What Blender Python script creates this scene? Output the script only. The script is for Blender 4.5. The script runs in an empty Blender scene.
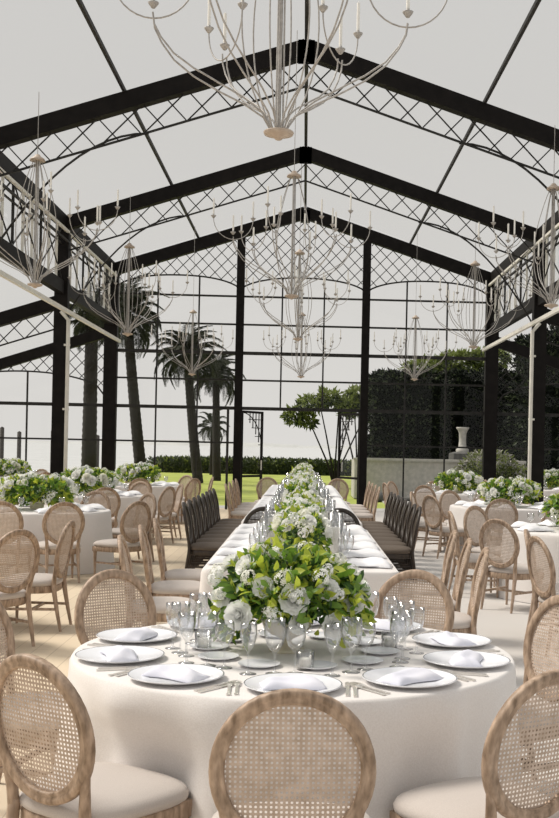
import bpy, math, random
from mathutils import Vector, Matrix
PI = math.pi
C = bpy.context.scene.collection
rnd = random.Random(7)
def R(a): return math.radians(a)

# ------------------------------------------------------------------ materials
def mat(name, col, rough=.6, col2=None, scale=20., bump=0., metal=0., kind='noise', stretch=(1,1,1), spec=.5, trans=0., sheen=0.):
    m = bpy.data.materials.new(name); m.use_nodes = True
    nt = m.node_tree; N = nt.nodes; L = nt.links
    b = N['Principled BSDF']
    b.inputs['Base Color'].default_value = (*col, 1)
    b.inputs['Roughness'].default_value = rough
    b.inputs['Metallic'].default_value = metal
    b.inputs['Specular IOR Level'].default_value = spec
    if sheen: b.inputs['Sheen Weight'].default_value = sheen
    if col2 or bump:
        tc = N.new('ShaderNodeTexCoord'); mp = N.new('ShaderNodeMapping'); mp.inputs['Scale'].default_value = stretch
        L.new(tc.outputs['Object'], mp.inputs['Vector'])
        if kind == 'wave':
            n = N.new('ShaderNodeTexWave'); n.inputs['Scale'].default_value = scale; n.inputs['Distortion'].default_value = 6; n.inputs['Detail'].default_value = 3
            n.inputs['Detail Scale'].default_value = 1.5
        else:
            n = N.new('ShaderNodeTexNoise'); n.inputs['Scale'].default_value = scale; n.inputs['Detail'].default_value = 5
        L.new(mp.outputs['Vector'], n.inputs['Vector'])
        if col2:
            r = N.new('ShaderNodeValToRGB')
            r.color_ramp.elements[0].position = .3; r.color_ramp.elements[1].position = .7
            r.color_ramp.elements[0].color = (*col, 1); r.color_ramp.elements[1].color = (*col2, 1)
            L.new(n.outputs['Fac'], r.inputs['Fac']); L.new(r.outputs['Color'], b.inputs['Base Color'])
        if bump:
            bp = N.new('ShaderNodeBump'); bp.inputs['Strength'].default_value = bump; bp.inputs['Distance'].default_value = .01
            L.new(n.outputs['Fac'], bp.inputs['Height']); L.new(bp.outputs['Normal'], b.inputs['Normal'])
    if trans:      # leaf / petal translucency
        t = N.new('ShaderNodeBsdfTranslucent'); t.inputs['Color'].default_value = (*[min(1, c*1.15) for c in col], 1)
        mx = N.new('ShaderNodeMixShader'); mx.inputs['Fac'].default_value = trans
        L.new(b.outputs[0], mx.inputs[1]); L.new(t.outputs[0], mx.inputs[2]); L.new(mx.outputs[0], N['Material Output'].inputs['Surface'])
    return m
def glassmat(name, tint=(1,1,1), base=.04, gain=1., rough=.02):
    m = bpy.data.materials.new(name); m.use_nodes = True
    nt = m.node_tree; N = nt.nodes; L = nt.links
    N.remove(N['Principled BSDF'])
    t = N.new('ShaderNodeBsdfTransparent'); t.inputs['Color'].default_value = (*tint, 1)
    g = N.new('ShaderNodeBsdfGlossy'); g.inputs['Roughness'].default_value = rough
    f = N.new('ShaderNodeLayerWeight'); f.inputs['Blend'].default_value = .5
    pw = N.new('ShaderNodeMath'); pw.operation = 'POWER'; pw.inputs[1].default_value = 3.
    a = N.new('ShaderNodeMath'); a.operation = 'MULTIPLY_ADD'; a.inputs[1].default_value = gain; a.inputs[2].default_value = base; a.use_clamp = True
    mx = N.new('ShaderNodeMixShader')
    L.new(f.outputs['Facing'], pw.inputs[0]); L.new(pw.outputs[0], a.inputs[0])
    L.new(a.outputs[0], mx.inputs['Fac']); L.new(t.outputs[0], mx.inputs[1]); L.new(g.outputs[0], mx.inputs[2])
    L.new(mx.outputs[0], N['Material Output'].inputs['Surface'])
    return m

M = {}
M['steel']   = mat('black_painted_steel', (.006,.005,.0045), .6, (.012,.010,.009), 6, spec=.12)
M['steelthin'] = mat('dark_steel_bars', (.02,.02,.019), .6, (.04,.038,.035), 9, spec=.15)
M['pale']    = mat('cream_painted_metal', (.62,.60,.54), .5, (.72,.70,.62), 8)
M['glass']   = glassmat('window_glass', (.985,.985,.98), .015, .3)
M['roofglass'] = glassmat('roof_glass', (.97,.97,.965), .0, .05, .3)
M['crystal'] = glassmat('stemware_glass', (.985,.99,.995), .10, 1.3, .12)
M['wood']    = mat('washed_oak', (.18,.12,.075), .55, (.50,.365,.265), 14, .2, kind='noise', stretch=(3,3,1))
M['woodedge']= mat('pale_oak', (.25,.175,.12), .55, (.52,.39,.30), 12, .15, stretch=(3,3,1))
M['cane']    = mat('woven_cane', (.40,.31,.24), .6, (.56,.45,.37), 30)
M['seat']    = mat('linen_upholstery', (.46,.41,.375), .85, (.54,.49,.45), 300, .15, sheen=.2)
M['dwood']   = mat('dark_walnut', (.018,.012,.008), .45, (.045,.03,.02), 9, .1, stretch=(3,3,1))
M['dcane']   = mat('dark_cane', (.03,.022,.014), .6, (.06,.043,.028), 30)
M['dseat']   = mat('taupe_upholstery', (.09,.07,.05), .85, (.13,.10,.08), 200, .1)
M['cloth']   = mat('ivory_linen', (.70,.665,.64), .85, (.77,.74,.72), 160, .12, sheen=.25)
M['china']   = mat('white_china', (.78,.79,.83), .18, (.82,.83,.86), 3)
M['chinarim']= mat('silver_band', (.42,.43,.46), .25, metal=.6)
M['napkin']  = mat('pale_lilac_napkin', (.64,.65,.74), .85, (.74,.74,.80), 12, .25)
M['napkinw'] = mat('white_napkin', (.76,.76,.79), .85, (.83,.83,.85), 12, .25)
M['silver']  = mat('cutlery_silver', (.74,.71,.67), .35, metal=.7)
M['iron']    = mat('grey_wrought_iron', (.30,.28,.26), .5, (.46,.44,.41), 30)
M['bronze']  = mat('aged_brass', (.40,.31,.24), .5, (.52,.43,.34), 20)
M['candle']  = mat('ivory_wax', (.80,.78,.72), .5, (.84,.82,.77), 8)
M['urn']     = mat('ivory_ceramic', (.62,.56,.42), .5, (.72,.67,.54), 8)
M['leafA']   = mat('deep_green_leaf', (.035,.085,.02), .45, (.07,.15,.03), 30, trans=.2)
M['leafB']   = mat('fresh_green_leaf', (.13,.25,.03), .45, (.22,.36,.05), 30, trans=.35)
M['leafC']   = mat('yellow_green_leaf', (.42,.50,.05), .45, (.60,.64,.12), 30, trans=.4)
M['petal']   = mat('white_petal', (.86,.87,.84), .6, (.92,.92,.90), 20, trans=.2)
M['petalc']  = mat('cream_petal', (.84,.84,.74), .6, (.90,.90,.84), 20, trans=.2)
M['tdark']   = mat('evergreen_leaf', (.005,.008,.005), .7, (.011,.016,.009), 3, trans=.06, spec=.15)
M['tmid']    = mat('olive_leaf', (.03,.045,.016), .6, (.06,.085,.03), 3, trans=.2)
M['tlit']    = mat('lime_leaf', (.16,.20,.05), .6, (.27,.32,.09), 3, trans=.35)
M['palm']    = mat('palm_leaflet', (.022,.028,.016), .55, (.055,.062,.032), 2, trans=.15, spec=.3)
M['bark']    = mat('palm_bark', (.010,.008,.006), .9, (.026,.021,.016), 12, .4)
M['stone']   = mat('weathered_stone', (.38,.37,.34), .8, (.52,.50,.46), 8, .2)
M['stoned']  = mat('dark_stone', (.07,.07,.07), .8, (.12,.12,.11), 8, .2)
M['rope']    = mat('grey_timber', (.05,.045,.04), .9, (.09,.08,.07), 9)
M['shore']   = mat('far_shore', (.42,.43,.42), .9, (.52,.53,.51), .02)

def floor_mat():
    m = bpy.data.materials.new('pale_floor_boards'); m.use_nodes = True
    N = m.node_tree.nodes; L = m.node_tree.links; b = N['Principled BSDF']
    tc = N.new('ShaderNodeTexCoord'); mp = N.new('ShaderNodeMapping'); mp.inputs['Rotation'].default_value = (0,0,R(90))
    br = N.new('ShaderNodeTexBrick'); br.inputs['Scale'].default_value = 1; br.inputs['Brick Width'].default_value = 2.2; br.inputs['Row Height'].default_value = .16
    br.inputs['Mortar Size'].default_value = .004; br.inputs['Color1'].default_value = (.72,.60,.44,1); br.inputs['Color2'].default_value = (.78,.65,.48,1); br.inputs['Mortar'].default_value = (.56,.45,.32,1)
    n = N.new('ShaderNodeTexNoise'); n.inputs['Scale'].default_value = 9; n.inputs['Detail'].default_value = 6
    gr = N.new('ShaderNodeSeparateXYZ'); mr = N.new('ShaderNodeMapRange'); mr.inputs['From Min'].default_value = -1.6; mr.inputs['From Max'].default_value = 1.0
    mx = N.new('ShaderNodeMixRGB'); mx.inputs['Color2'].default_value = (.66,.63,.60,1)     # warm board colour blends to grey towards the right
    m2 = N.new('ShaderNodeMixRGB'); m2.blend_type = 'MULTIPLY'; m2.inputs['Fac'].default_value = .25
    L.new(tc.outputs['Object'], mp.inputs['Vector']); L.new(mp.outputs['Vector'], br.inputs['Vector'])
    L.new(tc.outputs['Object'], gr.inputs[0]); L.new(gr.outputs['X'], mr.inputs['Value']); L.new(mr.outputs[0], mx.inputs['Fac'])
    L.new(br.outputs['Color'], mx.inputs['Color1']); L.new(mx.outputs[0], m2.inputs['Color1']); L.new(n.outputs['Fac'], m2.inputs['Color2'])
    L.new(m2.outputs[0], b.inputs['Base Color']); b.inputs['Roughness'].default_value = .7
    return m
M['floor'] = floor_mat()
def ground_mat():
    m = mat('mown_lawn', (.27,.33,.07), .9, (.42,.46,.13), 1.2, .2, spec=.1)
    return m
M['lawn'] = ground_mat()
M['paving'] = mat('grey_paving', (.34,.34,.33), .8, (.46,.45,.44), 2.5, .1)
M['sea'] = mat('pale_sea', (.50,.51,.50), .25, (.60,.61,.60), .2, .1)

# ------------------------------------------------------------------ mesh builder
class MB:
    def __init__(s): s.v = []; s.f = []; s.m = []; s.sm = []
    def add(s, vs, fs, mi=0, smooth=False):
        o = len(s.v); s.v += [tuple(v) for v in vs]
        for f in fs: s.f.append(tuple(i+o for i in f)); s.m.append(mi); s.sm.append(smooth)
        return s
    def box(s, c, d, mi=0, M4=None):
        x, y, z = d[0]/2, d[1]/2, d[2]/2
        vs = [Vector((a*x, b*y, e*z)) for e in (-1,1) for b in (-1,1) for a in (-1,1)]
        if M4: vs = [M4 @ v for v in vs]
        vs = [v+Vector(c) for v in vs]
        return s.add(vs, [(0,2,3,1),(4,5,7,6),(0,1,5,4),(2,6,7,3),(0,4,6,2),(1,3,7,5)], mi)
    def bar(s, p, q, w, h=None, mi=0, up=(0,0,1)):
        p = Vector(p); q = Vector(q); h = h or w
        d = (q-p).normalized(); u = Vector(up)
        if abs(d.dot(u)) > .99: u = Vector((0,1,0))
        a = d.cross(u).normalized(); b = a.cross(d)
        vs = [e + a*i*w/2 + b*j*h/2 for e in (p,q) for (i,j) in ((-1,-1),(1,-1),(1,1),(-1,1))]
        return s.add(vs, [(0,3,2,1),(4,5,6,7),(0,1,5,4),(1,2,6,5),(2,3,7,6),(3,0,4,7)], mi)
    def tube(s, pts, r, n=8, mi=0, cap=True):
        pts = [Vector(p) for p in pts]; k = len(pts)
        rr = r if isinstance(r, (list, tuple)) else [r]*k
        vs = []; u = None
        for i, p in enumerate(pts):
            d = (pts[min(i+1,k-1)]-pts[max(i-1,0)]).normalized()
            if u is None: u = d.orthogonal().normalized()
            else:
                u = (u - d*u.dot(d)); u = u.normalized() if u.length > 1e-6 else d.orthogonal().normalized()
            w = d.cross(u)
            for j in range(n):
                a = 2*PI*j/n; vs.append(p + (u*math.cos(a)+w*math.sin(a))*rr[i])
        fs = [(i*n+j, i*n+(j+1)%n, (i+1)*n+(j+1)%n, (i+1)*n+j) for i in range(k-1) for j in range(n)]
        s.add(vs, fs, mi, True)
        if cap:
            s.add(vs[:n], [tuple(range(n-1,-1,-1))], mi); s.add(vs[-n:], [tuple(range(n))], mi)
        return s
    def lathe(s, prof, n=16, c=(0,0,0), mi=0, sharp=False):
        vs = []; 
        for (r, z) in prof:
            for j in range(n):
                a = 2*PI*j/n; vs.append((c[0]+r*math.cos(a), c[1]+r*math.sin(a), c[2]+z))
        k = len(prof)
        fs = [(i*n+j, i*n+(j+1)%n, (i+1)*n+(j+1)%n, (i+1)*n+j) for i in range(k-1) for j in range(n)]
        s.add(vs, fs, mi, not sharp)
        return s
    def build(s, name, mats, parent=None, loc=None, rotz=None):
        me = bpy.data.meshes.new(name); me.from_pydata(s.v, [], s.f)
        if not isinstance(mats, (list, tuple)): mats = [mats]
        for m in mats: me.materials.append(m)
        me.polygons.foreach_set('material_index', s.m); me.polygons.foreach_set('use_smooth', s.sm)
        me.update()
        o = bpy.data.objects.new(name, me); C.objects.link(o)
        if parent: o.parent = parent
        if loc: o.location = loc
        if rotz is not None: o.rotation_euler = (0,0,rotz)
        return o
def tag(o, label=None, cat=None, group=None, kind=None):
    if label:
        o['label'] = label
        if len(label.split()) > 16: print('LONG', label)
    if cat: o['category'] = cat
    if group: o['group'] = group
    if kind: o['kind'] = kind
    return o
def empty(name, loc=(0,0,0), rz=0):
    o = bpy.data.objects.new(name, None); C.objects.link(o); o.location = loc; o.rotation_euler = (0,0,rz); o.empty_display_size = .1
    return o
def copy_tree(o, parent=None):
    c = o.copy(); C.objects.link(c)
    if parent: c.parent = parent
    for ch in list(KIDS.get(o.name, ())):
        d = copy_tree(ch, c)
        KIDS.setdefault(c.name, []).append(d)
    return c
KIDS = {}
def kid(parent, child): KIDS.setdefault(parent.name, []).append(child); return child
def P(mb, name, mats, parent, **k): return kid(parent, mb.build(name, mats, parent, **k))
PROTO = {}
def place(key, maker, loc, rz, label, cat=None, group=None, scale=None):
    if key not in PROTO:
        o = maker(); PROTO[key] = (o, [True])
    p, fresh = PROTO[key]
    if fresh[0]: fresh[0] = False; o = p
    else: o = copy_tree(p)
    o.location = loc; o.rotation_euler = (0,0,rz)
    if scale: o.scale = (scale,)*3 if not isinstance(scale, tuple) else scale
    tag(o, label, cat or p.get('category'), group)
    return o

# ------------------------------------------------------------------ camera
cam = bpy.data.cameras.new('camera'); co = bpy.data.objects.new('camera', cam); C.objects.link(co)
CH = 1.65; F = 1105.
cam.sensor_fit = 'VERTICAL'; cam.sensor_height = 36; cam.lens = F/818*36
VX, VY = 303.5, 447.; YAW = R(2.)
cam.shift_x = -(VX+F*math.tan(YAW)-279.5)/818; cam.shift_y = (VY-409)/818
co.matrix_world = Matrix.Translation((0,0,CH)) @ Matrix.Rotation(-YAW, 4, 'Z') @ Matrix.Rotation(PI/2, 4, 'X') @ Matrix.Rotation(R(1.2), 4, 'Z')
cam.clip_end = 6000
bpy.context.scene.camera = co
def X(px, d): return (px-VX)/F*d
def Z(py, d): return CH-(py-VY)/F*d

# ------------------------------------------------------------------ building
NX = -.08                  # nave axis
HW = 4.9; RZ = 7.82; EZ = 6.22; SL = (RZ-EZ)/HW
AW = 9.3; AZ = 4.62
BAYS = [16.75, 22.7, 28.5]
def roofz(x): return RZ-SL*abs(x)
def aislez(x): return AZ-.33*(abs(x)-HW)
def clipbars(mb, region, x0, x1, z0, z1, y, sp, ang, w, dep=.02, step=.03):
    """diagonal lattice bars of a steel panel, kept inside region(x,z)"""
    ca, sa = math.cos(ang), math.sin(ang)
    cx, cz = (x0+x1)/2, (z0+z1)/2; Rr = math.hypot(x1-x0, z1-z0)/2
    for sg in (1,-1):
        d = Vector((ca, 0, sa*sg)); n = Vector((-sa*sg, 0, ca))
        k = int(Rr/sp)+1
        for i in range(-k, k+1):
            o = Vector((cx,0,cz)) + n*(i*sp)
            run = None; t = -Rr
            while t <= Rr+step:
                p = o+d*t; ins = region(p.x, p.z) and t <= Rr
                if ins and run is None: run = t
                if not ins and run is not None:
                    if t-run > .06:
                        a = o+d*run; b = o+d*(t-step)
                        mb.bar((NX+a.x, y, a.z), (NX+b.x, y, b.z), dep, w)
                    run = None
                t += step
CW = .27
def truss(i, y):
    t = empty('trim_%d' % i, (0,0,0)); tag(t, kind='structure')
    mb = MB()
    for s in (-1,1):
        mb.bar((NX, y, RZ-.16), (NX+s*(HW+.1), y, EZ-.16-.03), .2, .26)
        mb.box((NX+s*.0, y, RZ-.2), (.25,.2,.3))
    P(mb, 'rafter', M['steel'], t)
    dep = .42
    mb = MB()
    reg = lambda x, z: abs(x) < HW-.1 and roofz(x)-.3-dep < z < roofz(x)-.3
    clipbars(mb, reg, -HW, HW, EZ-1, RZ, y, .32, R(46), .018)
    for s in (-1,1):
        mb.bar((NX, y, RZ-.3-dep), (NX+s*HW, y, EZ-.3-dep), .03, .03)
        pts = []
        for k in range(13):
            u = 2.45*k/12; pts.append((NX+s*(HW-.1-u), y, roofz(HW-2.55)-.74-.35*(2.45-u)**2))
        mb.tube(pts, .018, 5)
    P(mb, 'lattice', M['steelthin'], t)
    mb = MB()
    for s in (-1,1): 
        mb.bar((NX+s*HW, y, AZ-.12), (NX+s*AW, y, aislez(AW)-.12), .2, .26)
    P(mb, 'aisle_rafter', M['steel'], t)
    mb = MB()
    reg = lambda x, z: HW+.1 < abs(x) < AW and aislez(x)-.28-.38 < z < aislez(x)-.25
    clipbars(mb, reg, -AW, -HW, 2, 5, y, .30, R(46), .018); clipbars(mb, reg, HW, AW, 2, 5, y, .30, R(46), .018)
    for s in (-1,1): mb.bar((NX+s*HW, y, AZ-.65), (NX+s*AW, y, aislez(AW)-.65), .03, .03)
    P(mb, 'aisle_lattice', M['steelthin'], t)
    return t
for i, y in enumerate(BAYS[:2]): truss(i+1, y)
# columns and downpipes
n = 3
for y in BAYS:
    for s in (-1,1):
        w = CW if y < 28 else .33
        c = MB().box((NX+s*HW, y, EZ/2), (w, .22, EZ)); c.box((NX+s*HW, y, .06), (w+.12,.34,.12))
        o = c.build('trim_%d' % n, M['steel']); tag(o, kind='structure'); n += 1
        if y == BAYS[1]:
            d = MB(); d.tube([(NX+s*(HW-.17), y-.14, .02), (NX+s*(HW-.17), y-.14, 4.1), (NX+s*(HW-.02), y-.14, 4.28)], .04, 8)
            for z in (1.,2.3,3.6): d.box((NX+s*(HW-.15), y-.13, z), (.12,.06,.04))
            o = d.build('trim_%d' % n, M['pale']); tag(o, kind='structure'); n += 1
# outer aisle columns
for y in BAYS:
    for s in (-1,1):
        o = MB().box((NX+s*AW, y, aislez(AW)/2), (.2,.2,aislez(AW))).build('trim_%d' % n, M['steel']); tag(o, kind='structure'); n += 1
# ridge, purlins, eaves beams
Y0, Y1 = 10.9, 28.5
def longbar(x, z, w, h, m, y0=Y0, y1=Y1):
    global n
    o = MB().bar((NX+x, y0, z), (NX+x, y1, z), w, h).build('trim_%d' % n, m); tag(o, kind='structure'); n += 1
longbar(0, RZ-.02, .06, .07, M['steelthin'])
for s in (-1,1):
    longbar(s*2.72, roofz(2.72)+.0, .045, .06, M['steelthin'])
    longbar(s*HW, EZ-.1, .16, .24, M['steel'])
    longbar(s*(HW-.12), EZ-.32, .05, .05, M['pale'])
    longbar(s*(HW-.12), EZ-.52, .04, .04, M['steelthin'])
    longbar(s*HW, AZ+.15, .14, .26, M['steel'])
    longbar(s*(HW-.22), 4.24, .06, .075, M['pale'])
    longbar(s*(AW), aislez(AW), .14, .2, M['steel'])
    # clerestory band: glass, mullions and crossing bars
    w = empty('wall_%s' % ('left' if s < 0 else 'right')); tag(w, kind='structure')
    mb = MB(); mp = MB()
    y = Y0; k = 0
    zt, zb = EZ-.2, AZ+.28
    while y < Y1:
        (mb if k % 3 == 0 else mp).bar((NX+s*HW, y, zb), (NX+s*HW, y, zt), .04, .05)
        y += .66; k += 1
    a = Y0
    while a < Y1-.1:
        b = min(a+1.95, Y1)
        mb.bar((NX+s*(HW-.02), a, zb), (NX+s*(HW-.02), b, zt), .022, .022); mb.bar((NX+s*(HW-.02), b, zb), (NX+s*(HW-.02), a, zt), .022, .022)
        a += 1.95
    mb.bar((NX+s*HW, Y0, (zb+zt)/2+.2), (NX+s*HW, Y1, (zb+zt)/2+.2), .03, .03)
    P(mb, 'mullion', M['steelthin'], w); P(mp, 'cream_mullion', M['pale'], w)
    g = MB().add([(NX+s*(HW+.03), Y0, zb), (NX+s*(HW+.03), Y1, zb), (NX+s*(HW+.03), Y1, zt), (NX+s*(HW+.03), Y0, zt)], [(0,1,2,3)])
    P(g, 'glass', M['glass'], w)
# glazed roofs
ce = empty('ceiling'); tag(ce, kind='structure')
g = MB()
for s in (-1,1): g.add([(NX, 2, RZ+.06), (NX, Y1, RZ+.06), (NX+s*HW, Y1, EZ+.06), (NX+s*HW, 2, EZ+.06)], [(0,1,2,3)])
P(g, 'glass', M['roofglass'], ce)
g = MB()
for s in (-1,1): g.add([(NX+s*HW, 2, AZ+.03), (NX+s*HW, Y1, AZ+.03), (NX+s*AW, Y1, aislez(AW)+.03), (NX+s*AW, 2, aislez(AW)+.03)], [(0,1,2,3)])
P(g, 'aisle_glass', M['roofglass'], ce)

# back wall
W = empty('wall_back'); tag(W, kind='structure')
Y = 28.5
mb = MB()
for s in (-1,1):
    mb.bar((NX, Y, RZ-.16), (NX+s*(HW+.1), Y, EZ-.19), .2, .30)
    mb.bar((NX+s*HW, Y, AZ-.12), (NX+s*AW, Y, aislez(AW)-.12), .2, .26)
    mb.box((NX+s*1.62, Y, roofz(1.62)/2-.1), (.2,.18,roofz(1.62)-.2)); mb.box((NX+s*1.62, Y, .06), (.3,.3,.12))
mb.box((NX, Y, RZ-.25), (.25,.2,.3))
P(mb, 'frame', M['steel'], W)
HZ = [Z(299,Y), Z(327,Y), Z(355.5,Y), Z(382.5,Y), Z(410.5,Y), Z(445,Y), .95]
mb = MB()
for k, z in enumerate(HZ):
    t = .085 if k in (2,4) else .045
    for (a, b) in ((-HW,-1.62),(-1.62,1.62),(1.62,HW)):
        if a == -1.62 and k > 4: continue
        if k == 6: continue
        mb.bar((NX+a, Y, z), (NX+b, Y, z), .06, t)
    if k >= 4 and k < 6:
        for s in (-1,1): mb.bar((NX+s*HW, Y, z), (NX+s*AW, Y, z), .06, t)
for s in (-1,1):
    for (a, b) in ((-HW,-HW+.01),): pass
archtop = 5.98; archbot = Z(297,Y)
bays = [(-HW+.12,-1.62), (-1.62,1.62), (1.62,HW-.12)]
def arch(x):
    for a, b in bays:
        if a <= x <= b:
            u = (x-(a+b)/2)/((b-a)/2); return archbot+(archtop-archbot)*math.sqrt(max(0,1-(abs(u)*.96)**2.2))
    return archbot
for (a, b) in bays:
    for f in (1/3, 2/3):
        x = a+(b-a)*f
        low = HZ[4] if abs(a+b) < .1 else 0
        mb.bar((NX+x, Y, low), (NX+x, Y, arch(x)), .04, .045)
    pts = [(NX+a+(b-a)*k/24, Y, arch(a+(b-a)*k/24)) for k in range(25)]
    mb.tube(pts, .022, 5)
abay = (HW+.15, AW-.1)
def aarch(x):
    u = (abs(x)-sum(abay)/2)/((abay[1]-abay[0])/2)
    zt = 3.42; zb = 2.85
    return zb+(zt-zb)*math.sqrt(max(0,1-min(1,abs(u))**2))
for s in (-1,1):
    pts = [(NX+s*(abay[0]+(abay[1]-abay[0])*k/24), Y, aarch(abay[0]+(abay[1]-abay[0])*k/24)) for k in range(25)]
    mb.tube(pts, .022, 5)
    x = 7.0*s; mb.bar((NX+x, Y, 0), (NX+x, Y, aarch(x)), .04, .045)
P(mb, 'mullion', M['steelthin'], W)
mb = MB()
clipbars(mb, lambda x,z: abs(x)<HW-.12 and arch(x) < z < roofz(x)-.3 and min(abs(x-1.62),abs(x+1.62))>.1, -HW, HW, 5, RZ, Y, .235, R(46), .018)
for s in (-1,1):
    clipbars(mb, lambda x,z: HW+.15<abs(x)<AW and aarch(x) < z < aislez(x)-.25, min(s*HW,s*AW), max(s*HW,s*AW), 2, 5, Y, .235, R(46), .018)
P(mb, 'lattice', M['steelthin'], W)
g = MB()
yy = Y+.03
for s in (-1,1):
    g.add([(NX+s*1.62, yy, 0), (NX+s*HW, yy, 0), (NX+s*HW, yy, EZ-.1), (NX+s*1.62, yy, roofz(1.62)-.1)], [(0,1,2,3)])
g.add([(NX-1.62, yy, HZ[4]), (NX+1.62, yy, HZ[4]), (NX+1.62, yy, roofz(1.62)-.1), (NX, yy, RZ-.1), (NX-1.62, yy, roofz(1.62)-.1)], [(0,1,2,3,4)])
for s in (-1,1): g.add([(NX+s*HW, yy, 0), (NX+s*AW, yy, 0), (NX+s*AW, yy, aislez(AW)), (NX+s*HW, yy, AZ)], [(0,1,2,3)])
P(g, 'glass', M['glass'], W)
# the two open garden door leaves
for i, s in enumerate((-1,1)):
    D = empty('door_%d' % (i+1), (NX+s*1.52, Y+.1, 0), 0); tag(D, kind='structure')
    D.rotation_euler = (0,0, R(58) if s < 0 else R(180-58))
    w = .92; t = HZ[4]-.05
    mb = MB()
    mb.bar((0,0,.02),(0,0,t),.06,.05); mb.bar((w,0,.02),(w,0,t),.06,.05)
    for z in (.05, .84, t-.03): mb.bar((0,0,z),(w,0,z),.05,.06)
    P(mb, 'frame', M['steel'], D)
    mb = MB()
    for k in range(1,5):
        x = w*k/5*.75+.22; mb.bar((x,0,t-.18-.9*(x/w)**2),(x,0,t),.02,.02)
    for k in range(1,5): mb.bar((w*(.15+.17*k),0,t-.22*k),(w,0,t-.22*k),.02,.02)
    pts = [(w*math.sin(a)*1.0,0,t-.05-1.0*(1-math.cos(a))) for a in [PI/2*k/10 for k in range(11)]]
    mb.tube(pts,.014,5)
    P(mb, 'lattice', M['steelthin'], D)
    P(MB().tube([(w-.07,-.05,1.0),(w-.07,-.05,1.25)],.015,6), 'handle', M['pale'], D)
    P(MB().add([(0,0,.05),(w,0,.05),(w,0,t),(0,0,t)],[(0,1,2,3)]), 'glass', M['glass'], D)
# standing thin post beside the left door, as in the photo
o = MB().box((NX-1.86, Y-.25, HZ[4]/2),(.06,.06,HZ[4])).build('trim_%d' % n, M['steelthin']); tag(o, kind='structure'); n += 1
# floor
o = MB().box((0, 13.5, -.1), (22, 30.4, .2)).build('floor', M['floor']); tag(o, kind='structure')

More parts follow.
